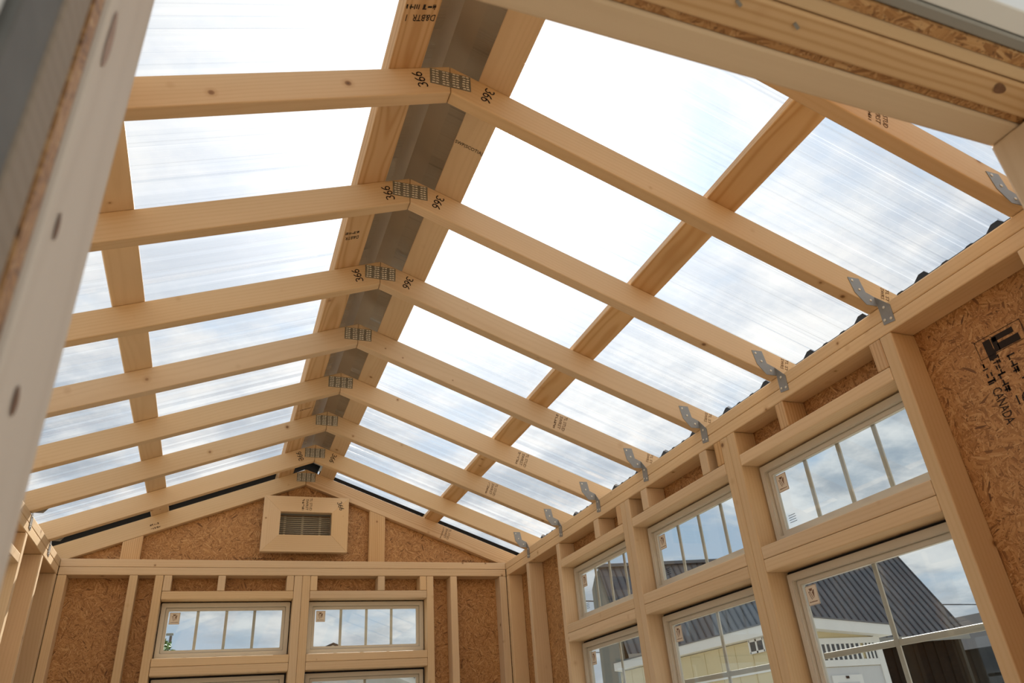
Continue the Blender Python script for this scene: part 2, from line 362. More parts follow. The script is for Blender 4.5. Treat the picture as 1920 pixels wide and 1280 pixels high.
def smear_me(wd, ht, rows, seed, fill=0.8):
    """rows of worn print too rubbed to read"""
    bm = bmesh.new(); rr = random.Random(seed); rh = ht/rows
    for r in range(rows):
        x = -wd/2; z0 = ht/2 - (r+1)*rh
        while x < wd/2:
            cw = rh*rr.uniform(0.45, 0.7)
            for k in range(rr.randint(2, 4)):
                if rr.random() > fill: continue
                if rr.random() < .5: a0 = x + rr.uniform(0, .7)*cw; box_bm(bm, a0, a0 + cw*.22, z0 + rh*.08, z0 + rh*rr.uniform(.5, .85), 0, 0.0002)
                else: a0 = z0 + rr.uniform(.1, .75)*rh; box_bm(bm, x, x + cw*.8, a0, a0 + rh*.14, 0, 0.0002)
            x += cw
    return mesh_from(bm)
def basis(u, v, o):
    u = Vector(u).normalized(); v = Vector(v); v = (v - v.dot(u)*u).normalized(); w_ = u.cross(v)
    return Matrix(((u.x, v.x, w_.x, o[0]), (u.y, v.y, w_.y, o[1]), (u.z, v.z, w_.z, o[2]), (0, 0, 0, 1)))

# ------------------------------------------------------------------ dimensions
A = 1.194            # half width to the inner stud faces
D = 0.089            # stud depth
T = 0.0405           # lumber thickness
ZP = 2.44            # top of the plates
ZPB = ZP - 2*T       # bottom of the plates
YB = 3.949           # inner face of the back wall
YF = 0.080           # inner face of the front wall
XR, ZR, H = -0.0204, 2.896, 0.094
MR = (ZR - ZP) / (A - XR); ML = (ZR - ZP) / (A + XR)
RY_ = [0.467, 0.910, 1.347, 1.796, 2.240, 2.686, 3.127, 3.585, 3.998]   # near faces of the rafters
def rtop(x): return ZR + H - (MR * (x - XR) if x > XR else ML * (XR - x))

def holes_panel(us, vs, holes, w0, w1, map3):
    """slab over the grid us x vs without the cells inside holes"""
    us = sorted(set(us + [h[0] for h in holes] + [h[1] for h in holes])); vs = sorted(set(vs + [h[2] for h in holes] + [h[3] for h in holes]))
    def solid(i, j):
        if i < 0 or j < 0 or i >= len(us)-1 or j >= len(vs)-1: return False
        cu, cv = (us[i]+us[i+1])/2, (vs[j]+vs[j+1])/2
        return not any(h[0] < cu < h[1] and h[2] < cv < h[3] for h in holes)
    bm = bmesh.new()
    def q(*ps): bm.faces.new([bm.verts.new(map3(*p)) for p in ps])
    for i in range(len(us)-1):
        for j in range(len(vs)-1):
            if not solid(i, j): continue
            a, b, c, d = us[i], us[i+1], vs[j], vs[j+1]
            q((a, c, w0), (b, c, w0), (b, d, w0), (a, d, w0)); q((a, c, w1), (a, d, w1), (b, d, w1), (b, c, w1))
            if not solid(i-1, j): q((a, c, w0), (a, d, w0), (a, d, w1), (a, c, w1))
            if not solid(i+1, j): q((b, c, w0), (b, c, w1), (b, d, w1), (b, d, w0))
            if not solid(i, j-1): q((a, c, w0), (a, c, w1), (b, c, w1), (b, c, w0))
            if not solid(i, j+1): q((a, d, w0), (b, d, w0), (b, d, w1), (a, d, w1))
    bmesh.ops.remove_doubles(bm, verts=bm.verts[:], dist=1e-5)
    bmesh.ops.recalc_face_normals(bm, faces=bm.faces[:])
    return mesh_from(bm)

# ------------------------------------------------------------------ ground and floor
gr = link('ground', box_me(-60, 80, -30, 110, -0.4, -0.16), GRASS)
setp(gr, 'gravel lot around the shed', 'ground', kind='structure')
fl = link('floor', box_me(-A-D-0.012, A+D+0.012, -0.02, YB+D+0.012, -0.155, 0.0), PLY)
setp(fl, 'pale plywood shed floor deck', 'floor', kind='structure')

# ------------------------------------------------------------------ walls: windows at these openings
ZH0, ZH1 = 2.2325, 2.2725           # header over the upper windows
ZS0, ZS1, ZS2 = 1.877, 1.9175, 1.958   # doubled sill between upper and lower windows
ZL = 0.95                            # sill of the lower windows
SIDE_OPEN = [(2.472, 3.150), (1.703, 2.389), (0.941, 1.617)]
BACK_OPEN = [(-0.706, -0.050), (0.037, 0.697)]

def side_wall(s, name, label):
    xi, xo = (A, A+D) if s > 0 else (-A-D, -A)
    holes = [(a, b, ZS2, ZH0) for a, b in SIDE_OPEN] + [(a, b, ZL, ZS0) for a, b in SIDE_OPEN]
    sx0, sx1 = (A+D, A+D+0.012) if s > 0 else (-A-D-0.012, -A-D)
    w_ = link(name, holes_panel([-0.02, YB+D], [0.0, ZP], holes, sx0, sx1, lambda u, v, k: (k, u, v)), OSB_X)
    setp(w_, label, 'wall', kind='structure')
    def b(n, y0, y1, z0, z1, axis, mat=None): return lum(n, w_, xi, xo, y0, y1, z0, z1, axis, mat)
    b('top_plate', YF, YB+D, ZP-T, ZP, 'y'); b('top_plate', YF, YB-0.001, ZPB, ZP-T, 'y'); b('bottom_plate', YF, YB, 0.0, T, 'y')
    st2 = (3.580, 3.620) if s > 0 else (3.523, 3.561)
    for y0, y1 in [(YB-0.040, YB-0.0005), st2, (3.150, 3.190), (2.4305, 2.472), (2.389, 2.4305), (1.660, 1.703), (1.617, 1.660), (0.901, 0.941), (0.485, 0.525), (YF+0.001, YF+0.041)]:
        b('stud', y0, y1, T, ZPB, 'z', PINE_GRAIN if (s > 0 and abs(y0-0.901) < .01) else None)
    for a, c in SIDE_OPEN:
        b('header', a, c, ZH0, ZH1, 'y'); b('sill_plate', a, c, ZS1, ZS2, 'y'); b('sill_plate', a, c, ZS0, ZS1, 'y'); b('sill_plate', a, c, ZL-T, ZL, 'y')
    for y0, y1 in [(2.690, 2.742), (2.472, 2.512), (2.236, 2.286), (1.791, 1.839), (1.703, 1.742), (1.354, 1.394), (0.941, 0.981)]:
        b('cripple_stud', y0, y1, ZH1, ZPB, 'z', PINE_GRAIN if y1 - y0 < .041 else None)
    for a, c in SIDE_OPEN:
        for y in (a + 0.06, (a + c)/2, c - 0.10): b('cripple_stud', y, y + 0.04, T, ZL-T, 'z')
    return w_
wr = side_wall(1, 'wall_right', 'strand board side wall framed with pine studs holding three window pairs')
wl = side_wall(-1, 'wall_left', 'pine framed side wall whose plates catch striped sunlight')

# back wall with its gable
bholes = [(a, b, ZS2, ZH0) for a, b in BACK_OPEN] + [(a, b, ZL, ZS0) for a, b in BACK_OPEN]
YS0, YS1 = YB+D, YB+D+0.012
VX0, VX1, VZ0, VZ1 = -0.151, 0.136, 2.586, 2.717
wb = link('wall_back', holes_panel([-A-D, A+D], [0.0, ZP], bholes, YS0, YS1, lambda u, v, k: (u, k, v)), OSB_Y)
setp(wb, 'strand board end wall with pine studs and a vented gable', 'wall', kind='structure')
bm = bmesh.new()
xs = [-A-D, -0.9, VX0, XR, VX1, 0.7, A+D]
for x0, x1 in zip(xs[:-1], xs[1:]):
    segs = [(ZP, None)] if not (VX0 - .001 <= x0 and x1 <= VX1 + .001) else [(ZP, VZ0), (VZ1, None)]
    for z0, z1 in segs:
        za, zb = (z1, z1) if z1 else (rtop(x0), rtop(x1))
        if min(za, zb) <= z0: za = max(za, z0 + .002); zb = max(zb, z0 + .002)
        P = [(x0, YS0, z0), (x1, YS0, z0), (x1, YS0, zb), (x0, YS0, za)]
        f = [bm.verts.new(p) for p in P]; g = [bm.verts.new((p[0], YS1, p[2])) for p in P]
        bm.faces.new(f); bm.faces.new(g[::-1])
        for i in range(4): bm.faces.new((f[i], g[i], g[(i+1) % 4], f[(i+1) % 4]))
bmesh.ops.remove_doubles(bm, verts=bm.verts[:], dist=1e-5); bmesh.ops.recalc_face_normals(bm, faces=bm.faces[:])
link('gable_sheathing', mesh_from(bm), OSB_Y, wb)
def bb(n, x0, x1, z0, z1, axis, mat=None): return lum(n, wb, x0, x1, YB, YB+D, z0, z1, axis, mat)
lum('top_plate', wb, -A+0.0005, A-0.0005, YB, YB+D, ZP-T, ZP, 'x'); lum('top_plate', wb, -A+0.0005, A-0.0005, YB, YB+D, ZPB, ZP-T, 'x'); bb('bottom_plate', -A, A, 0, T, 'x')
for x0, x1 in [(-A, -1.152), (-0.869, -0.829), (-0.748, -0.707), (-0.050, -0.0065), (-0.0065, 0.037), (0.697, 0.738), (0.840, 0.882), (1.150, A)]:
    bb('stud', x0, x1, T, ZPB, 'z')
for a, c in BACK_OPEN:
    bb('header', a, c, 2.2375, 2.2790, 'x'); bb('sill_plate', a, c, ZS1, ZS2, 'x'); bb('sill_plate', a, c, ZS0, ZS1, 'x'); bb('sill_plate', a, c, ZL-T, ZL, 'x')
for x0, x1 in [(-0.706, -0.667), (-0.442, -0.403), (-0.090, -0.051), (0.037, 0.075), (0.411, 0.452), (0.656, 0.696)]:
    bb('cripple_stud', x0, x1, 2.279, ZPB, 'z')
for x0, x1 in [(-0.6, -0.56), (-0.2, -0.16), (0.15, 0.19), (0.55, 0.59)]: bb('cripple_stud', x0, x1, T, ZL-T, 'z')
# flat gable blocks between plate and gable rafter
for x0, x1 in [(-0.935, -0.841), (0.363, 0.457)]:
    z0 = ZP + G
    me = prism_me([(x0, z0), (x1, z0), (x1, rtop(x1) - H - G*2), (x0, rtop(x0) - H - G*2)], 3.998, 4.0365, 0.002)
    M = Matrix.Translation(((x0+x1)/2, 4.017, ZP + .1)) @ AX['z']
    me.transform(M.inverted())
    link('gable_block', me, PINE_GRAIN, wb, M)

# ------------------------------------------------------------------ windows
def ring_me(w0, h0, bw, z0, z1, bev=0.002):
    bm = bmesh.new()
    o = [(-w0/2, -h0/2), (w0/2, -h0/2), (w0/2, h0/2), (-w0/2, h0/2)]
    i = [(-w0/2+bw, -h0/2+bw), (w0/2-bw, -h0/2+bw), (w0/2-bw, h0/2-bw), (-w0/2+bw, h0/2-bw)]
    V = {}
    for k, z in enumerate((z0, z1)):
        for r, pts in enumerate((o, i)):
            for n, p in enumerate(pts): V[k, r, n] = bm.verts.new((*p, z))
    for n in range(4):
        m = (n+1) % 4
        bm.faces.new((V[1, 0, n], V[1, 0, m], V[1, 1, m], V[1, 1, n])); bm.faces.new((V[0, 0, m], V[0, 0, n], V[0, 1, n], V[0, 1, m]))
        bm.faces.new((V[0, 0, n], V[0, 0, m], V[1, 0, m], V[1, 0, n])); bm.faces.new((V[0, 1, m], V[0, 1, n], V[1, 1, n], V[1, 1, m]))
    bmesh.ops.recalc_face_normals(bm, faces=bm.faces[:])
    if bev: bmesh.ops.bevel(bm, geom=bm.edges[:], offset=bev, segments=2, affect='EDGES')
    return mesh_from(bm)
WIN = 0
def window(M, wd, ht, cols, rows, label, group=None, sticker=None, row_z=None, gap=0.006, fine_print=False):
    """local u right, v up, z into the room; z = 0 is the inner stud face"""
    global WIN
    WIN += 1
    w0, h0 = wd - 2*gap, ht - 2*gap
    o = thing('window_%d' % WIN, (0, 0, 0), label, 'window', group, M); o['kind'] = 'structure'
    def part(n, me, mat, par=o, off=(0, 0, 0)): return link(n, me, mat, par, M @ Matrix.Translation(off))
    part('window_frame', ring_me(w0, h0, 0.022, -0.1005, -0.066), VINYL)
    sash = part('sash', ring_me(w0-0.0445, h0-0.0445, 0.016, -0.0985, -0.080), VINYL)
    gw, gh = w0 - 0.077, h0 - 0.077
    part('pane', box_me(-gw/2, gw/2, -gh/2, gh/2, -0.0915, -0.0885), GLASS)
    for k in range(1, cols):
        u = -gw/2 + gw*k/cols
        part('grille_bar', box_me(u-0.0075, u+0.0075, -gh/2, gh/2, -0.0985, -0.0925, 0.001, 1), VINYL)
    for v in (row_z or []):
        for k in range(cols):
            u0, u1 = -gw/2 + gw*k/cols + 0.0076, -gw/2 + gw*(k+1)/cols - 0.0076
            part('grille_bar', box_me(u0, u1, v-0.0085, v+0.0085, -0.0985, -0.0925, 0.001, 1), VINYL)
    # compressible filler in the gap round the frame
    part('gap_filler', ring_me(wd-0.0015, ht-0.0015, gap-0.0015, -0.088, -0.082, 0), SEAL)
    if sticker:
        sw, sh = 0.050, 0.058
        su, sv = -gw/2 + 0.006 + sw/2, gh/2 - 0.006 - sh/2
        st = part('sticker', box_me(-sw/2, sw/2, -sh/2, sh/2, -0.0003, 0.0003), STICK, o, (su, sv, -0.0880))
        def sub(n, me, mat, z=0.0005): link(n, me, mat, st, M @ Matrix.Translation((su, sv, -0.0880 + z)))
        bm = bmesh.new()
        for tri in ([(-0.010, 0.020), (0.006, 0.020), (0.003, 0.013), (-0.007, 0.012)], [(0.0065, 0.015), (0.0115, 0.015), (0.007, -0.010), (0.0005, 0.010), (0.003, 0.009)]):
            bm.faces.new([bm.verts.new((x, y, 0)) for x, y in tri])
        sub('keystone_mark', mesh_from(bm), STICKB)
        sub('keystone_mark', strokes_me([[(-0.013, 0.011), (-0.004, -0.012), (0.0015, -0.0085), (-0.006, 0.0095), (-0.013, 0.011)]], 0.0022), STICKB)
        sub('sticker_border', ring_me(sw-0.002, sh-0.002, 0.0009, 0.0002, 0.0004, 0), STICKB, 0.0003)
        bm = bmesh.new()
        rr = random.Random(WIN)
        x = -0.018
        while x < 0.016:
            ww = rr.uniform(0.002, 0.0045); box_bm(bm, x, x+ww, -0.0205, -0.0205 + rr.uniform(0.002, 0.0036), 0, 0.0001); x += ww + 0.0009
        sub('small_print', mesh_from(bm), STICKB)
    if fine_print:
        bm = bmesh.new(); rr = random.Random(WIN+50)
        for r in range(4):
            x = 0.0
            while x < 0.030:
                ww = rr.uniform(0.0015, 0.004); box_bm(bm, x, x+ww, -r*0.0075, -r*0.0075+0.0022, 0, 0.0001); x += ww + 0.0012
        part('fine_print', mesh_from(bm), INK, o, (-gw/2 + 0.020, -gh/2 + 0.040, -0.0882))
    return o
def side_M(s, y, z):
    if s > 0: return basis((0, -1, 0), (0, 0, 1), (A, y, z))
    return basis((0, 1, 0), (0, 0, 1), (-A, y, z))
SIDE_N = ['beside the dark barn ridge, nearest the end wall', 'between the two double posts', 'beside the stamped strand board']
for k, (a, c) in enumerate(SIDE_OPEN):
    window(side_M(1, (a+c)/2, (ZS2+ZH0)/2), c-a, ZH0-ZS2, 4, 1, ['short transom window of four panes nearest the vented end wall, in the barn-side wall', 'short transom window of four panes between the two double posts of the barn-side wall', 'short transom window of four panes beside the ink-stamped strand board'][k], sticker=True, fine_print=True)
    cz = (ZL+ZS0)/2
    window(side_M(1, (a+c)/2, cz), c-a, ZS0-ZL, 2, 4, ['tall gridded window below the transom nearest the vented end wall, in the barn-side wall', 'tall gridded window under the middle transom, cream shed behind it', 'tall gridded window beside the stamped strand board, dark barn wall behind it'][k], sticker=True, row_z=[1.622-cz, 1.40-cz, 1.18-cz], gap=0.010)
for k, (a, c) in enumerate(BACK_OPEN):
    window(basis((1, 0, 0), (0, 0, 1), ((a+c)/2, YB, (ZS2+2.2375)/2)), c-a, 2.2375-ZS2, 4, 1, ['four-pane transom under the gable vent, treetop and pole behind it', 'four-pane transom under the gable vent, small gable peak behind it'][k], sticker=True)
    cz = (ZL+ZS0)/2
    window(basis((1, 0, 0), (0, 0, 1), ((a+c)/2, YB, cz)), c-a, ZS0-ZL, 2, 4, ['tall end-wall window below the transom that shows a treetop', 'tall end-wall window below the transom that shows a small gable peak'][k], sticker=(k == 1), row_z=[1.622-cz, 1.40-cz, 1.18-cz], gap=0.010)
for k, (a, c) in enumerate(SIDE_OPEN):
    window(side_M(-1, (a+c)/2, (ZS2+ZH0)/2), c-a, ZH0-ZS2, 4, 1, 'short transom window in the sunlit plain side wall', 'transoms of the sunlit side wall')
    cz = (ZL+ZS0)/2
    window(side_M(-1, (a+c)/2, cz), c-a, ZS0-ZL, 2, 4, 'tall gridded window in the sunlit plain side wall', 'tall windows of the sunlit side wall', row_z=[1.622-cz, 1.40-cz, 1.18-cz], gap=0.010)

# ------------------------------------------------------------------ front wall: the doorway the view looks through
XJL, XJR, ZD = -0.5135, 0.392, 2.046
fo = -0.009                               # outer stud face
wf = link('wall_front', holes_panel([-A-D, A+D], [0.0, ZP], [(XJL, XJR, -0.01, ZD)], -0.033, -0.021, lambda u, v, k: (u, k, v)), OSB_Y)
setp(wf, 'strand board entrance wall with an open doorway', 'wall', kind='structure')
def fb(n, x0, x1, z0, z1, axis, mat=None, y0=fo, y1=YF): return lum(n, wf, x0, x1, y0, y1, z0, z1, axis, mat, 0.003)
fb('jack_stud', XJL-T, XJL, T, ZD, 'z', PINE_PALE); fb('stud', XJL-2*T, XJL-T, T, ZPB, 'z')
fb('jack_stud', XJR, XJR+T, T, ZD, 'z'); fb('stud', XJR+T, XJR+2*T, T, ZPB, 'z')
fb('header_board', XJL-T, XJR+T, ZD, ZD+0.14, 'x', None, 0.043, YF)
hx = link('header_spacer', box_me(XJL-T, XJR+T, 0.0345, 0.0425, ZD+0.004, ZD+0.14), OSB_Z, wf)
fb('header_board', XJL-T, XJR+T, ZD, ZD+0.14, 'x', PINE_GRAIN, -0.004, 0.034)
fb('packing_strip', XJL, XJR, ZD+0.001, ZD+0.09, 'x', None, -0.0205, -0.0045)
for x in (-1.0, -0.75, 0.65, 0.95): fb('stud', x, x+T, T, ZPB, 'z')
fb('top_plate', -A, A, ZPB, ZP-T, 'x'); fb('top_plate', -A, A, ZP-T, ZP, 'x')
fb('cripple_stud', -0.2, -0.16, ZD+.141, ZPB, 'z'); fb('cripple_stud', 0.1, 0.14, ZD+.141, ZPB, 'z')
# gable above
gp = [(-A-D, ZP), (A+D, ZP), (A+D, rtop(A+D)+.01), (XR, ZR+H), (-A-D, rtop(-A-D)+.01)]
link('gable_sheathing', prism_me(gp, -0.033, -0.021), OSB_Y, wf)
# exterior flashing and trim round the door
def tr(i, x0, x1, y0, y1, z0, z1, mat, label):
    o = link('trim_%d' % i, box_me(x0, x1, y0, y1, z0, z1, 0.002), mat)
    return setp(o, label, 'trim', kind='structure')
tr(1, XJL-0.005, XJR+0.1, -0.046, -0.0335, ZD+0.003, ZD+0.16, GREYT, 'strip greyed as the shaded trim underside above the doorway header')  # shade under the trim, put into the grey of this strip
tr(2, XJL+0.0, XJR+0.1, -0.070, -0.0465, ZD+0.006, ZD+0.16, WHITE, 'white painted trim board above the doorway')
tr(5, XJL-0.10, XJL-0.001, -0.062, -0.0335, 0.0, ZD+0.0025, PINE_DARK, 'weathered brown wood strip beside the doorway post')
tr(3, XJL-0.10, XJL-0.002, -0.098, -0.0625, 0.0, ZD+0.0025, GREYD, 'grey flashing strip beside the doorway post')
tr(4, XJL-0.10, XJL-0.006, -0.130, -0.0985, 0.0, ZD+0.0055, WHITE, 'white painted trim board beside the doorway post')

# ------------------------------------------------------------------ roof: rafter pairs
def half_pts(s):
    e = 1.40
    if s > 0: return [(XR, ZR), (A, ZP+G), (e, ZP+G), (e, rtop(e)), (XR, ZR+H)]
    return [(XR, ZR), (-A, ZP+G), (-e, ZP+G), (-e, rtop(-e)), (XR, ZR+H)]
ORD = ['gable', 'first', 'second', 'third', 'fourth', 'fifth', 'sixth', 'seventh', 'eighth']
def three(x, y, s): return [(x+px*s, y+py*s) for px, py in arc(0.30, 0.75, 0.26, 150, -80, 8, 0.22)] + [(x+px*s, y+py*s) for px, py in arc(0.28, 0.27, 0.30, 80, -150, 9, 0.26)]
def six(x, y, s): return [(x+px*s, y+py*s) for px, py in [(0.52, 1.0), (0.28, 0.80), (0.10, 0.50)]] + [(x+px*s, y+py*s) for px, py in arc(0.32, 0.27, 0.24, 160, 520, 14, 0.26)]
N366 = None
def n366():
    global N366
    if N366 is None:
        s = 0.025
        N366 = strokes_me([[(x - 0.026, y - 0.012) for x, y in ln] for ln in (three(0, 0, s), six(0.0185, 0, s), six(0.036, 0.001, s))], 0.0034)
    return N366
def stamp_lines(parent, M, lines, size, width, mat=None, gap=1.05):
    for i, t in enumerate(lines):
        link('grade_stamp', text_me(t, size, width * (0.9 if i else 1.0)) if t != '~' else smear_me(width*.95, size*.75, 1, len(ORG)), mat or INK, parent, M @ Matrix.Translation((0.002*i, -i*size*gap, 0)))
for i, y in enumerate(RY_):
    k = len(RY_) - 1 - i
    if k == 0: lab = 'pine rafter pair lying against the gable strand board above the vent'
    else:
        lab = 'pine rafter pair, %s out from the gable vent, joined by a toothed plate' % ORD[k]
        if i in (1, 2, 3, 7): lab = 'pine rafter pair, %s out from the gable vent, handwritten 366 by its plate' % ORD[k]
    tr_ = thing('rafter_truss', (XR, y + 0.019, ZP), lab, 'rafter', 'rafter pairs of the roof')
    for s in (1, -1):
        pts = half_pts(s)
        th = math.atan(MR) if s > 0 else -math.atan(ML)
        R = Matrix.Rotation(th, 4, 'Y')
        o3 = Vector((0.6*s, y + 0.019, (ZR + ZP + H)/2))
        M = Matrix.Translation(o3) @ R
        Mi = M.inverted()
        lp = [Mi @ Vector((px_, y, pz_)) for px_, pz_ in pts]
        me = prism_me([(p.x, p.z) for p in lp], -0.019, 0.019, 0.003)
        # tiny plumb joint at the ridge
        for v in me.vertices:
            wv = M @ v.co
            if abs(wv.x - XR) < 0.004: v.co -= Mi.to_3x3() @ Vector((-s*0.0006, 0, 0))
        raf = link('rafter', me, [PINE, PINE, PINE_GRAIN][(i*2 + (s > 0)) % 3] if k == 0 or i == 0 else PINE, tr_, M)
        # ink stamps on the near face: text along the slope normal
        u = Vector((math.cos(th), 0, -math.sin(th))) if s > 0 else Vector((math.cos(-th), 0, math.sin(-th)))
        nrm = Vector((math.sin(th), 0, math.cos(th)))
        if s > 0:
            if i in (0, 4, 5, 6, 8):
                xq = 0.84; M2 = basis(-nrm, u, Vector((xq + .012, y - 0.0006, rtop(xq) - 0.047)))
                stamp_lines(raf, M2, ['TL STUD', 'SWRST', '~'], 0.019, 0.068, INK_SOFT)
            if i in (1, 2, 3, 4):
                xq = 1.235; M2 = basis(-nrm, u, Vector((xq + .012, y - 0.0006, rtop(xq) - 0.030)))
                stamp_lines(raf, M2, ['TL ST', 'SWRS'], 0.016, 0.045, INK_SOFT)
        elif k == 0:
            xq = -0.80; M2 = basis(u, nrm, Vector((xq, y - 0.0006, rtop(xq) - 0.05)))
            stamp_lines(raf, M2, ['~', '~'], 0.020, 0.045, INK_SOFT)
    g = link('gusset_plate', box_me(-0.0535, 0.0535, -0.0010, -0.0001, -0.0265, 0.0265), GUSSET, tr_, Matrix.Translation((XR, y, ZR + 0.0435)))
    bm = bmesh.new(); rr = random.Random(i)
    for c_ in range(4):
        for r_ in range(6):
            cx, cz = -0.040 + c_*0.0267 + rr.uniform(-.001, .001), -0.0215 + r_*0.0086
            for dx in (-0.0048, 0.0048):
                vs = [bm.verts.new((cx+dx+px_, -0.0012 - (0.0012 if pz_ > 0 else 0), cz+pz_)) for px_, pz_ in ((-.0042, -.0013), (.0042, -.0013), (.003, .0016), (-.003, .0016))]
                bm.faces.new(vs)
    link('tooth_rows', mesh_from(bm), TOOTH, g, Matrix.Translation((XR, y, ZR + 0.0435)))
    if i in (1, 2, 3, 7):
        a1, a2 = math.radians(112), math.radians(-112)
        for cx, cz, an in ((-0.079, 0.012, a1), (0.098, 0.010, a2)):
            if i == 2: cx += 0.012 * (1 if cx < 0 else -1)
            u = Vector((math.cos(an), 0, math.sin(an))); v = Vector((-math.sin(an), 0, math.cos(an)))
            link('handwritten_number', n366(), MARKER, tr_, basis(u, v, (XR+cx, y - 0.0004, ZR + cz + 0.008)))

# purlins lie flat on the rafters
def slope_M(s, x, off, yc):
    """frame on the roof slope: local X along the building, Z out of the roof"""
    th = math.atan(MR) if s > 0 else -math.atan(ML)
    n = Vector((math.sin(th), 0, math.cos(th)))
    p = Vector((x, yc, rtop(x))) + n*off
    return basis((0, 1, 0), n.cross(Vector((0, 1, 0))), p)
Y0, Y1 = -0.10, 4.11
PT = 0.036
PUR = [(1, 0.098, 'pine purlin board beside the grey ridge cap on the slope over the barn-side windows', PINE),
       (-1, -0.137, 'dark-grained pine purlin board beside the grey ridge cap on the slope without sun glare', PINE_GRAIN),
       (1, 0.742, 'pine purlin board halfway down the slope over the barn-side windows', PINE_GRAIN),
       (-1, -0.777, 'pine purlin board halfway down the slope without sun glare', PINE),
       (1, 1.361, 'pine purlin board at the eave behind the black foam strip, over the barn-side windows', PINE),
       (-1, -1.361, 'pine purlin board at the eave of the slope without sun glare', PINE)]
for s, x, lab, mat in PUR:
    M = slope_M(s, x, PT/2 + G, (Y0+Y1)/2)
    # prune the outermost boards so that the eave boards stay outside the wall
    o = link('purlin', beam_me(Y1-Y0, 0.090, PT, 0.003).copy(), mat, None, M)
    setp(o, lab, 'purlin', 'purlins across the rafters')
    # stamps on the underside
    def under(ya, lines, size, wid, m=INK, du=0.0, flip=1):
        th = math.atan(MR) if s > 0 else -math.atan(ML)
        n = Vector((math.sin(th), 0, math.cos(th)))
        c_ = Vector((x + du, ya, rtop(x + du))) + n*(G - 0.0006)
        uu = Vector((math.cos(th), 0, -math.sin(th)))*flip
        stamp_lines(o, basis(uu, n.cross(uu) * -1, c_), lines, size, wid, m)
    if s > 0 and x < 0.2:
        under(1.13, ['SWP(SCOTIA)'], 0.017, 0.085, INK)
        under(2.02+0.35, ['TL STUD&BTR', 'SWRST(~'.replace('~', 'UNTVM')], 0.020, 0.084, INK_SOFT)
    if s < 0 and x > -0.2:
        under(0.76, ['D&BTR  1', '~'], 0.026, 0.074, INK, 0.0, -1)
        under(1.62, ['D&BTR', '~'], 0.024, 0.045, INK, -0.012, -1)
        under(3.02, ['~'], 0.022, 0.08, INK_SOFT)
    if s > 0 and 0.5 < x < 1:
        under(2.40, ['TL STUD&BTR', 'SWRST(~'.replace('~', 'UNTVM')], 0.020, 0.084, INK)
        under(0.98, ['~'], 0.020, 0.085, INK)

# corrugated clear sheets: major rib every 9 in, two minor ribs between
PITCH = 0.2355
def rib_h(y):
    q = (y - 0.617 + 20*PITCH) % PITCH
    if q > PITCH/2: q -= PITCH
    a_ = abs(q)
    if a_ < 0.010: return 0.021
    if a_ < 0.026: return 0.021*(0.026 - a_)/0.016
    d_ = abs(a_ - PITCH/3)
    if d_ < 0.006: return 0.0045
    if d_ < 0.014: return 0.0045*(0.014 - d_)/0.008
    return 0.0
def rib_ys(y0, y1):
    ys = {y0, y1}
    k0 = math.floor((y0 - 0.617)/PITCH) - 1
    for k in range(k0, k0 + int((y1-y0)/PITCH) + 4):
        c_ = 0.617 + k*PITCH
        for d_ in (-0.026, -0.010, 0.010, 0.026): ys.add(c_ + d_)
        for sg in (-1, 1):
            for d_ in (-0.014, -0.006, 0.006, 0.014): ys.add(c_ + sg*PITCH/3 + d_)
    return [y for y in sorted(ys) if y0 - 1e-9 <= y <= y1 + 1e-9]
SHEET = 4*PITCH
ORDS = ['over the doorway', 'second from the doorway', 'third from the doorway', 'second from the gable', 'over the vented gable']
ystart = 0.617 - 3.25*PITCH
for s, lab in ((1, 'clear ribbed roof sheet %s, on the glaring slope above the barn-side windows'), (-1, 'clear ribbed roof sheet %s, on the slope without sun glare')):
    yk = ystart; n_ = 0
    while yk < 4.10:
        ya, yb = yk, min(yk + SHEET + 0.03, 4.12)
        th = math.atan(MR) if s > 0 else -math.atan(ML)
        nrm = Vector((math.sin(th), 0, math.cos(th)))
        bm = bmesh.new(); rows = []
        off0 = PT + 0.0035 + 0.0012*(n_ % 2)
        M = Matrix.Translation((s*0.7, (ya+yb)/2, rtop(s*0.7))) @ Matrix.Rotation(th, 4, 'Y')
        Mi = M.inverted()
        for y in rib_ys(ya, yb):
            row = []
            for x in (XR + s*0.030, s*0.45, s*0.90, s*1.44):
                p = Vector((x, y, rtop(x))) + nrm*(off0 + rib_h(y))
                row.append(bm.verts.new(Mi @ p))
            rows.append(row)
        for r0, r1 in zip(rows[:-1], rows[1:]):
            for c_ in range(3): bm.faces.new((r0[c_], r0[c_+1], r1[c_+1], r1[c_]))
        o = link('roof_sheet', mesh_from(bm), POLYC, None, M)
        setp(o, lab % ORDS[min(n_, 4)], 'roof sheet', 'clear roof sheets over the barn-side windows' if s > 0 else 'clear roof sheets of the slope without sun glare')
        yk += SHEET; n_ += 1

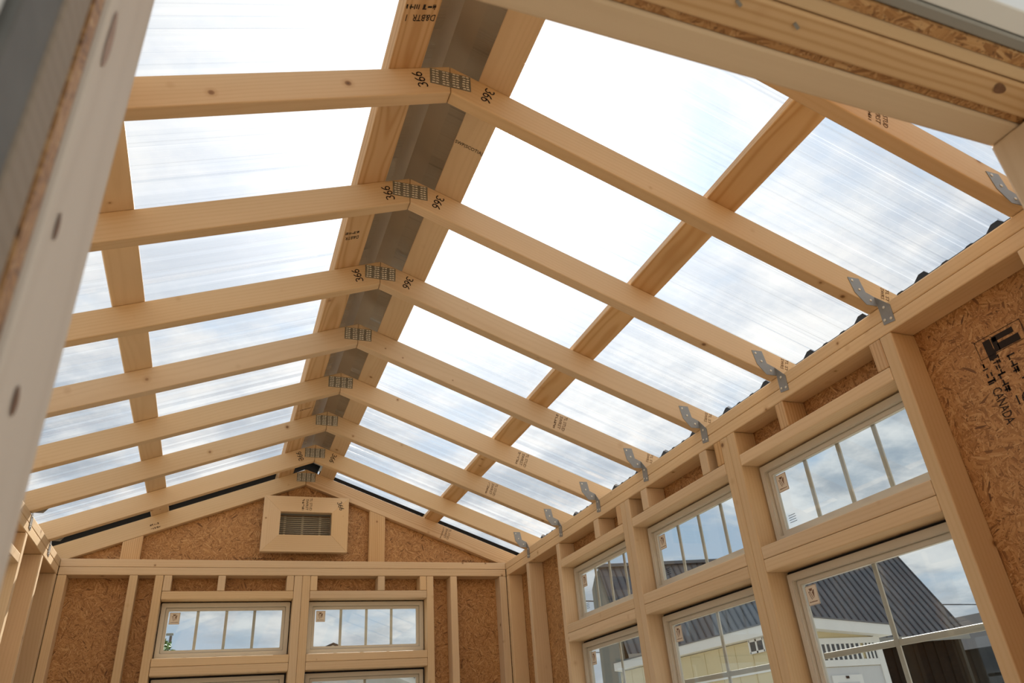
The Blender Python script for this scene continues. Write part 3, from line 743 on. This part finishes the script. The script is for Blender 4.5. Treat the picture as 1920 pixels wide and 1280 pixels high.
# foam closure strips at the eaves
for s, lab in ((1, 'black scalloped foam strip under the sheet edge over the barn-side windows'), (-1, 'black scalloped foam strip under the sheet edge of the slope without sun glare')):
    th = math.atan(MR) if s > 0 else -math.atan(ML)
    nrm = Vector((math.sin(th), 0, math.cos(th)))
    bm = bmesh.new(); rows = []
    for y in rib_ys(0.0, 3.985):
        row = []
        for x, top in ((s*1.318, 0), (s*1.350, 0), (s*1.350, 1), (s*1.318, 1)):
            p = Vector((x, y, rtop(x))) + nrm*(PT + 0.0006 + (0.0026 + rib_h(y))*top)
            row.append(bm.verts.new(p))
        rows.append(row)
    for r0, r1 in zip(rows[:-1], rows[1:]):
        for c_ in range(4): bm.faces.new((r0[c_], r0[(c_+1) % 4], r1[(c_+1) % 4], r1[c_]))
    bm.faces.new(rows[0]); bm.faces.new(rows[-1][::-1])
    bmesh.ops.recalc_face_normals(bm, faces=bm.faces[:])
    setp(link('foam_closure', mesh_from(bm), SEAL), lab, 'foam strip')

# ridge cap and gable flashing
def fold_me(h, off, y0, y1, th_):
    bm = bmesh.new()
    prof = [(XR - h, rtop(XR - h)), (XR, ZR + H + 0.004), (XR + h, rtop(XR + h))]
    a = [bm.verts.new((x, y0, z + off)) for x, z in prof] + [bm.verts.new((x, y0, z + off + th_)) for x, z in prof[::-1]]
    b = [bm.verts.new((v.co.x, y1, v.co.z)) for v in a]
    for i in range(6): bm.faces.new((a[i], a[(i+1) % 6], b[(i+1) % 6], b[i]))
    bm.faces.new((a[0], a[1], a[4], a[5])); bm.faces.new((a[1], a[2], a[3], a[4]))
    bm.faces.new((b[0], b[1], b[4], b[5])); bm.faces.new((b[1], b[2], b[3], b[4]))
    bmesh.ops.recalc_face_normals(bm, faces=bm.faces[:])
    return mesh_from(bm)
setp(link('ridge_flashing', fold_me(0.150, 0.072, Y0, 4.14, 0.0015), CAPM), 'grey folded metal ridge cap running along the roof peak', 'ridge cap')
setp(link('ridge_flashing', fold_me(0.0745, 0.040, 3.972, 4.13, 0.002), BLACKT), 'black folded flashing closing the ridge above the gable vent', 'flashing')
for s, ya, lab in ((1, 4.045, 'black rake flashing over the vented gable on the slope over the barn-side windows'), (-1, 3.990, 'black rake flashing over the vented gable on the slope without sun glare')):
    th = math.atan(MR) if s > 0 else -math.atan(ML)
    bm = bmesh.new()
    nrm = Vector((math.sin(th), 0, math.cos(th)))
    V = []
    for x in (XR + s*0.07, s*1.44):
        for yy, o_ in ((ya, PT + .0006), (4.16, PT + .0006), (4.16, PT + .0026), (ya, PT + .0026)):
            V.append(bm.verts.new(Vector((x, yy, rtop(x))) + nrm*o_))
    for i in range(4): bm.faces.new((V[i], V[(i+1) % 4], V[4+(i+1) % 4], V[4+i]))
    bm.faces.new(V[:4]); bm.faces.new(V[4:][::-1]); bmesh.ops.recalc_face_normals(bm, faces=bm.faces[:])
    setp(link('rake_flashing', mesh_from(bm), BLACKT), lab, 'flashing')

# hurricane ties: upper leg on the rafter's near face, lower leg on the plate
def tie_mesh(s):
    bm = bmesh.new()
    U = [(-0.076, 0.090), (-0.036, 0.090), (-0.028, 0.046), (-0.0012, 0.034), (-0.0012, 0.004), (-0.040, 0.004), (-0.068, 0.040)]
    Lo = [(-0.0012, 0.034), (-0.038, -0.012), (-0.036, -0.062), (0.002-0.0012, -0.056), (-0.0012, 0.004)]
    th_ = 0.0012
    def slab(pts, f):
        a = [bm.verts.new(f(p, 0)) for p in pts]; b = [bm.verts.new(f(p, th_)) for p in pts]
        bm.faces.new(a); bm.faces.new(b[::-1])
        for i in range(len(pts)): bm.faces.new((a[i], b[i], b[(i+1) % len(pts)], a[(i+1) % len(pts)]))
    slab(U, lambda p, t: (s*p[0], s*(-0.0004 - t), p[1]))
    slab(Lo, lambda p, t: (s*(-0.0004 - t), s*(p[0] - 0.0004), p[1]))
    bmesh.ops.recalc_face_normals(bm, faces=bm.faces[:])
    return mesh_from(bm)
def nail_me(ax):
    bm = bmesh.new()
    bmesh.ops.create_uvsphere(bm, u_segments=10, v_segments=6, radius=0.0042)
    for v in bm.verts:
        if ax == 'y': v.co.y *= 0.45
        else: v.co.x *= 0.45
    return mesh_from(bm)
NY, NX = nail_me('y'), nail_me('x')
TM = {1: tie_mesh(1), -1: tie_mesh(-1)}
for i, y in enumerate(RY_[:-1]):
    for s in (1, -1):
        k = len(RY_) - 1 - i
        t = thing('hurricane_tie', (s*A, y, ZP), 'galvanized tie on the %s, %s rafter out from the gable vent' % ('barn-side window wall' if s > 0 else 'sunlit side wall', ORD[k]), 'metal tie', 'galvanized rafter ties')
        Mx = Matrix.Translation((s*A, y, ZP)) if s > 0 else Matrix.Translation((s*A, y + 0.038, ZP))
        fy = 1 if s > 0 else -1
        link('strap', TM[s], STEEL, t, Mx)
        for px_, pz_ in ((-0.064, 0.080), (-0.048, 0.052), (-0.020, 0.020)): link('nail', NY, TOOTH, t, Mx @ Matrix.Translation((s*px_, -0.0024*fy, pz_)))
        for py_, pz_ in ((-0.018, -0.010), (-0.028, -0.050), (-0.008, -0.045)): link('nail', NX, TOOTH, t, Mx @ Matrix.Translation((-s*0.0024, py_*fy, pz_)))

# gable vent: mitred flat boards round a louvre
yv0, yv1 = 3.955, 3.9935
vt = thing('gable_vent', (-0.008, 3.975, 2.49), 'mitred pine frame round a grey slatted vent high in the gable', 'vent')
ox0, ox1, oz0, oz1 = -0.246, 0.231, 2.490, 2.808
frames = [[(ox0, oz1), (ox1, oz1), (VX1, VZ1), (VX0, VZ1)], [(ox0, oz0), (VX0, VZ0), (VX1, VZ0), (ox1, oz0)],
          [(ox0, oz0), (ox0, oz1), (VX0, VZ1), (VX0, VZ0)], [(ox1, oz0), (VX1, VZ0), (VX1, VZ1), (ox1, oz1)]]
for q, pts in enumerate(frames):
    cx, cz = sum(p[0] for p in pts)/4, sum(p[1] for p in pts)/4
    me = prism_me(pts, yv0, yv1, 0.0012)
    M = Matrix.Translation((cx, 3.975, cz)) @ (AX['x'] if q < 2 else AX['z'])
    me.transform(M.inverted())
    fbp = link('frame_board', me, PINE, vt, M)
    if q == 0:
        stamp_lines(fbp, basis((0, 0, -1), (1, 0, 0), (0.012, yv0 - 0.0006, 2.763)), ['TL STUD', 'SWRST', '~'], 0.020, 0.072, INK)
        link('handwritten_number', n366(), MARKER, fbp, basis((0.35, 0, -1), (1, 0, 0.35), (0.183, yv0 - 0.0006, 2.760)))
for sl_ in range(12):
    z = VZ0 - 0.003 + sl_*0.0115
    me = box_me(-0.150, 0.150, -0.0045, 0.0045, -0.0014, 0.0014)
    link('louvre_slat', me, VINYL if sl_ % 2 else VINYL, vt, Matrix.Translation((-0.0075, 4.046, z)) @ Matrix.Rotation(math.radians(-12), 4, 'X'))
for x in (-0.118, -0.018, 0.082): link('louvre_rib', box_me(x-0.006, x+0.006, 4.0525, 4.058, VZ0-0.006, VZ1+0.006), VINYL, vt)
link('louvre_back', box_me(-0.17, 0.155, 4.0585, 4.060, VZ0-0.02, VZ1+0.02), GREYD, vt)
# gable lining box between frame and sheathing
for nm, b_ in (('vent_liner', (VX0-0.012, VX0, 3.9945, 4.036, VZ0, VZ1)), ('vent_liner', (VX1, VX1+0.012, 3.9945, 4.036, VZ0, VZ1)), ('vent_liner', (VX0, VX1, 3.9945, 4.036, VZ0-0.012, VZ0)), ('vent_liner', (VX0, VX1, 3.9945, 4.036, VZ1, VZ1+0.012))):
    link(nm, box_me(*b_), GREYT, vt)

# ink stamp on the strand board beside the near window
xs_ = A + D - 0.0006
def ostamp(me, u, v, y, z): link('board_stamp', me, INK, wr, basis(u, v, (xs_, y, z)))
def pm(x0, x1, y0, y1): return box_me(x0, x1, y0, y1, 0, 0.0003)
down, right = (0, 0, -1), (0, -1, 0)
ostamp(pm(-0.026, 0.026, -0.010, 0.010), (0, 0, 1), (0, 1, 0), 0.727, 2.220)
ostamp(pm(-0.028, 0.028, -0.007, 0.007), right, (0, 0, 1), 0.684, 2.240)
ostamp(pm(-0.028, 0.028, -0.009, 0.009), right, (0, 0, 1), 0.676, 2.217)
ostamp(pm(-0.007, 0.007, -0.018, 0.018), right, (0, 0, 1), 0.708, 2.226)
ostamp(ring_me(0.125, 0.050, 0.0012, 0, 0.0003, 0), right, (0, 0, 1), 0.695, 2.230)
ostamp(text_me('CANADA', 0.034, 0.092), down, right, 0.752, 2.082)
ostamp(smear_me(0.055, 0.028, 1, 28), down, right, 0.752, 2.168)
ostamp(smear_me(0.06, 0.028, 1, 29), down, right, 0.722, 2.125)
ostamp(text_me('16', 0.034), right, (0, 0, 1), 0.705, 2.078)
ostamp(smear_me(0.06, 0.026, 1, 30), down, right, 0.722, 2.186)
ostamp(smear_me(0.055, 0.028, 1, 29), down, right, 0.684, 2.160)
ostamp(smear_me(0.06, 0.028, 1, 30), down, right, 0.672, 2.095)
# faint ink lines low on the gable board
for x, t in ((-0.28, 'OSB EXP'), (-0.20, 'MILL'), (0.98, 'CANADA')):
    link('board_stamp', smear_me(0.08, 0.03, 2, 9), INK_SOFT, wb, basis((1, 0, 0), (0, 0, 1), (x, YS0 - 0.0006, 2.463)))

# ------------------------------------------------------------------ outside: barn
e = Vector((0.973, -0.231, 0)).normalized(); nf = Vector((-0.231, -0.973, 0)).normalized()
RL = Vector((CAM.x + 4.05*2.33, CAM.y + 4.05*4.42, 5.5)); BL = 8.75
bar = thing('barn', (RL.x, RL.y, -0.16), 'dark barn with a steep weathered grey metal roof', 'barn')
tf, dz = 1.80, 2.36
def quad_slab(P, t, nrm):
    bm = bmesh.new(); a = [bm.verts.new(p) for p in P]; b = [bm.verts.new(p - nrm*t) for p in P]
    bm.faces.new(a); bm.faces.new(b[::-1])
    for i in range(len(P)): bm.faces.new((a[i], b[i], b[(i+1) % len(P)], a[(i+1) % len(P)]))
    bmesh.ops.recalc_face_normals(bm, faces=bm.faces[:]); return mesh_from(bm)
Zv = Vector((0, 0, 1))
RRt = RL + e*BL
EL, ER = RL + nf*tf - Zv*dz, RRt + nf*tf - Zv*dz
rn = (nf*dz + Zv*tf).normalized()
link('roof_slope', quad_slab([RL, RRt, ER, EL], 0.05, rn), ROOFM, bar)
back_in = nf*-0.7
link('roof_slope', quad_slab([RL, RRt, RRt + back_in - Zv*0.35, RL + back_in - Zv*0.35], 0.05, (Zv - nf).normalized()), ROOFM, bar)
n_r = int(BL/0.180)
Mr = basis(e, (nf*tf - Zv*dz), RL)
slen = math.hypot(tf, dz)
ribm = box_me(-0.016, 0.016, 0.02, slen, 0.0, 0.03)
wz = Mr.to_3x3() @ Vector((0, 0, 1))
sg = 1 if wz.dot(rn) > 0 else -1
for k in range(n_r + 1):
    link('roof_rib', ribm, ROOFR, bar, basis(e, (nf*tf - Zv*dz), RL + e*(0.06 + k*0.180) + rn*(0.001 if sg > 0 else 0.031)))
link('ridge_roll', box_me(-0.05, BL+0.05, -0.12, 0.12, -0.03, 0.05), ROOFM, bar, basis(e, nf, RL + Zv*0.03))
wall_in = nf*(tf - 0.35)
G0 = -0.16
def zq(p, z): return Vector((p.x, p.y, z))
P0, P1 = RL + wall_in, RRt + wall_in
link('front_wall', quad_slab([zq(P0, G0), zq(P1, G0), zq(P1, EL.z+0.4), zq(P0, EL.z+0.4)], 0.1, nf), DARKW, bar)
for nm, q in (('gable_wall', RL), ('gable_wall', RRt)):
    a_, b_ = q + wall_in, q + back_in*0.95
    link(nm, quad_slab([zq(a_, G0), zq(a_, EL.z + .42), zq(q, 5.40), zq(b_, 5.05), zq(b_, G0)], 0.08, e if q is RL else e), GREENW, bar)
link('rear_wall', quad_slab([zq(RL + back_in*.9, G0), zq(RRt + back_in*.9, G0), zq(RRt + back_in*.9, 5.05), zq(RL + back_in*.9, 5.05)], 0.08, nf), GREENW, bar)
link('eave_fascia', quad_slab([EL + nf*.01, ER + nf*.01, ER + nf*.01 - Zv*0.14, EL + nf*.01 - Zv*0.14], 0.03, nf), GREYT, bar)
for k in range(30):
    pz = P0 + e*(k*BL/30 + 0.1)
    link('wall_board', box_me(-0.02, 0.02, -0.015, 0.015, G0, EL.z+0.3), DARKW, bar, Matrix.Translation((pz.x + nf.x*.02, pz.y + nf.y*.02, 0)))
# a second dark roof right of the barn
r2 = Vector((28.6, 22.0, 0))
db = thing('dark_shed', (r2.x, r2.y, G0), 'low black-roofed shed beyond the barn corner', 'shed')
link('roof', prism_me([(-0.9, 3.55), (3.6, 5.3), (8.1, 3.55)], -0.5, 5.0), SHINGLE, db, Matrix.Translation((r2.x, r2.y, 0)))
link('wall', box_me(-0.7, 7.9, 0, 4.6, G0, 3.56), DARKW, db, Matrix.Translation((r2.x, r2.y, 0)))

# ------------------------------------------------------------------ outside: cream shed
cs = thing('cream_shed', (5.9, 7.5, G0), 'cream sided shed with white trim and a row of narrow panes', 'shed')
SX0, SX1, SY0, SY1 = 5.41, 6.51, 6.43, 10.40
link('wall', box_me(SX0, SX1, SY0, SY1, G0, 2.33), CREAM, cs)
link('side_board', box_me(SX0-0.014, SX0-0.001, SY0, SY1, 1.98, 2.0), WHITE, cs)
for k in range(13):
    y = SY0 + 0.15 + k*0.32
    link('siding_groove', box_me(SX0-0.006, SX0-0.0005, y, y+0.012, G0, 2.32), CREAM, cs)
rf = prism_me([(5.33, 2.345), (6.60, 2.235), (6.60, 2.345), (5.33, 2.455)], 6.28, 10.48)
link('roof_edge', rf, WHITE, cs)
link('roof_top', prism_me([(5.32, 2.456), (6.61, 2.346), (6.61, 2.36), (5.32, 2.47)], 6.27, 10.49), ROOFM, cs)
link('front_panel', box_me(SX0+.002, SX1-.06, SY0-0.006, SY0-0.0005, G0, 1.95), SIDING, cs)
link('corner_board', box_me(SX1-0.06, SX1+0.02, SY0-0.02, SY0-0.001, G0, 2.25), WHITE, cs)
link('corner_board', box_me(SX0-0.02, SX0-0.001, SY0-0.02, SY0+0.07, G0, 2.33), WHITE, cs)
link('frieze_board', box_me(SX0, SX1-.061, SY0-0.020, SY0-0.007, 1.955, 2.02), WHITE, cs)
link('frieze_board', box_me(SX0, SX1-.061, SY0-0.020, SY0-0.007, 2.18, 2.24), WHITE, cs)
for x0, x1, n_ in ((5.62, 6.225, 9), (6.295, 6.45, 3)):
    wn = link('transom_window', box_me(x0, x1, SY0-0.010, SY0-0.007, 2.02, 2.18), DGLASS, cs)
    for k in range(n_ + 1):
        x = x0 + (x1 - x0)*k/n_
        link('pane_bar', box_me(x-0.012, x+0.012, SY0-0.018, SY0-0.0105, 2.02, 2.18), WHITE, wn)
dr = link('door', box_me(5.73, 6.14, SY0-0.024, SY0-0.0065, G0, 1.87), WHITE, cs)
link('door_panel', box_me(5.79, 6.08, SY0-0.03, SY0-0.0245, 1.2, 1.80), SIDING, dr)
link('number_plate', box_me(5.91, 5.95, SY0-0.034, SY0-0.0305, 1.835, 1.860), INK, dr)
swn = link('side_window', box_me(SX0-0.012, SX0-0.0065, 6.97, 7.23, 2.20, 2.325), DGLASS, cs)
for y in (6.97, 7.10, 7.23): link('pane_bar', box_me(SX0-0.02, SX0-0.0125, y-0.013, y+0.013, 2.19, 2.335), WHITE, swn)
for z in (2.20, 2.325): link('pane_bar', box_me(SX0-0.02, SX0-0.0125, 6.97, 7.23, z-0.012, z+0.012), WHITE, swn)

# ------------------------------------------------------------------ outside: white gabled shed behind the end wall
ws_ = thing('white_shed', (1.44, 13.6, G0), 'white gabled shed with a dark roof edge behind the end wall', 'shed')
ax_, az_, sl2, hw = 1.44, 3.15, 0.40, 2.1
def zz(x): return az_ - abs(x - ax_)*sl2
link('wall', prism_me([(ax_-hw+.3, G0), (ax_+hw-.3, G0), (ax_+hw-.3, zz(ax_+hw-.3)-.1), (ax_, az_-.1), (ax_-hw+.3, zz(ax_-hw+.3)-.1)], 13.4, 17.0), SIDING, ws_)
for k in range(16):
    z = 0.2 + k*0.15
    hh = min(hw-.3, (az_ - .12 - z)/sl2)
    if hh > .1: link('siding_lap', box_me(ax_-hh, ax_+hh, 13.385, 13.399, z, z+0.012), SIDING, ws_)
for s in (-1, 1):
    q = [(ax_, az_), (ax_+s*hw, zz(ax_+hw)), (ax_+s*hw, zz(ax_+hw)-0.10), (ax_, az_-0.10)]
    link('rake_board', prism_me(q, 13.0, 17.3), WHITE, ws_)
    q = [(ax_, az_+.035), (ax_+s*(hw+.03), zz(ax_+hw+.03)+.035), (ax_+s*(hw+.03), zz(ax_+hw+.03)+0.001), (ax_, az_+0.001)]
    link('roof_slope', prism_me(q, 12.95, 17.35), SHINGLE, ws_)

# trees, pole and wires
def tree(x, y, h, r, n, label, seed):
    rr = random.Random(seed)
    t = thing('tree', (x, y, G0), label, 'tree', 'trees behind the end wall')
    bm = bmesh.new()
    bmesh.ops.create_cone(bm, cap_ends=True, segments=10, radius1=0.16, radius2=0.06, depth=h*0.7, matrix=Matrix.Translation((x, y, G0 + h*0.35)))
    link('trunk', mesh_from(bm), BARK, t)
    bm = bmesh.new()
    blobs = [(Vector((x + rr.uniform(-.6, .6)*r, y + rr.uniform(-.6, .6)*r, h - r*rr.uniform(0.5, 1.7))), r*rr.uniform(.4, .65)) for _ in range(14)] + [(Vector((x, y, h - r*.55)), r*.55)]
    for _ in range(n):
        c_, br = rr.choice(blobs)
        dv = Vector((rr.gauss(0, 1), rr.gauss(0, 1), rr.gauss(0, 1))).normalized()
        p = c_ + dv*br*rr.uniform(.75, 1.0)
        a_ = Vector((rr.gauss(0, 1), rr.gauss(0, 1), rr.gauss(0, 1))).normalized(); b_ = a_.cross(dv).normalized()
        s_ = rr.uniform(.08, .16)
        bm.faces.new([bm.verts.new(p + v) for v in (a_*s_, b_*s_*.5, -a_*s_, -b_*s_*.5)])
    link('foliage', mesh_from(bm), LEAF, t)['kind'] = 'stuff'
tree(-2.75, 30.0, 5.55, 1.55, 9000, 'leafy green tree beside the pole behind the end wall', 3)
tree(-0.2, 24.0, 3.55, 1.2, 5000, 'low leafy tree against the white gabled shed', 5)
pl = thing('utility_pole', (-2.1, 34, G0), 'dark utility pole with a lamp arm behind the tree', 'pole')
link('post', box_me(-2.16, -2.06, 33.95, 34.05, G0, 6.35, 0.02), POLE, pl)
link('lamp_arm', box_me(-2.30, -2.02, 33.97, 34.03, 6.36, 6.46, 0.02), GREYT, pl)
def wire(p0, p1, sag, label, r=0.020):
    c = bpy.data.curves.new('w', 'CURVE'); c.dimensions = '3D'; c.bevel_depth = r; c.bevel_resolution = 1
    sp = c.splines.new('POLY'); sp.points.add(12)
    for i in range(13):
        t = i/12; p = Vector(p0).lerp(Vector(p1), t); p.z -= sag*4*t*(1-t); sp.points[i].co = (*p, 1)
    o = bpy.data.objects.new('w', c); me = bpy.data.meshes.new_from_object(o); bpy.data.objects.remove(o); bpy.data.curves.remove(c)
    setp(link('overhead_wire', me, WIRE), label, 'wire', 'overhead wires')
wire((-12, 33, 5.2), (30, 31, 5.1), 0.25, 'sagging overhead wire low behind the end-wall transoms')
wire((-12, 33, 5.75), (30, 31, 5.6), 0.2, 'second overhead wire just above the lowest behind the end-wall transoms')
wire((3.0, 20.0, 5.25), (34, 17.0, 4.3), 0.15, 'overhead wire climbing past the small gable peak', 0.018)
wire((14, 12, 4.9), (40, 9, 8.3), 0.2, 'overhead wire high beside the steep barn roof')
wire((19, 12, 3.5), (40, 10, 5.2), 0.15, 'overhead wire low beside the steep barn roof')

# larger knots and staples on the boards nearest the doorway
def knot(parent, M, rx_, ry_, mat, name='knot'):
    bm = bmesh.new(); vs = []
    for k in range(18):
        t = 2*math.pi*k/18; q = 1 + 0.08*math.sin(3*t)
        vs.append(bm.verts.new((rx_*q*math.cos(t), ry_*q*math.sin(t), 0.0003)))
    bm.faces.new(vs); link(name, mesh_from(bm), mat, parent, M)
KNOT = plain('knot_wood', (0.20, 0.10, 0.05), 0.6, 0, 0.4, 120)
KNOTR = plain('knot_reddish', (0.42, 0.27, 0.19), 0.6, 0, 0.3, 60)
def hit_x(u, v, x): 
    D_ = rx*((u-960)/1363.18) - up*((v-640)/1363.18) + fz; return CAM + D_*((x-CAM.x)/D_.x)
def hit_z(u, v, z):
    D_ = rx*((u-960)/1363.18) - up*((v-640)/1363.18) + fz; return CAM + D_*((z-CAM.z)/D_.z)
kids = [o for o in wf.children if o.name.startswith('jack_stud')]; hb = [o for o in wf.children if o.name.startswith('header_board')]
jl = min(kids, key=lambda o: ORG[o].translation.x); h2 = min(hb, key=lambda o: ORG[o].translation.y)
for u, v, a_, b_, m in ((206, 75, 0.022, 0.0055, KNOTR), (107, 425, 0.008, 0.003, KNOT), (28, 752, 0.007, 0.004, KNOT)):
    p = hit_x(u, v, XJL); knot(jl, basis((0, 0, 1), (0, -1, 0), (XJL, p.y, p.z)), a_, b_, m)
p = hit_z(1874, 166, ZD); knot(h2, basis((1, 0.35, 0), (0.35, -1, 0), (p.x, p.y, ZD)), 0.010, 0.0055, KNOT)
for u, v in ((1493, 48), (1385, 5)):
    p = hit_z(u, v, ZD); link('staple', box_me(-0.0045, 0.0045, -0.0015, 0.0015, -0.0012, 0.0), GREYT, h2, basis((1, 0.5, 0), (-0.5, 1, 0), (p.x, p.y, ZD)))
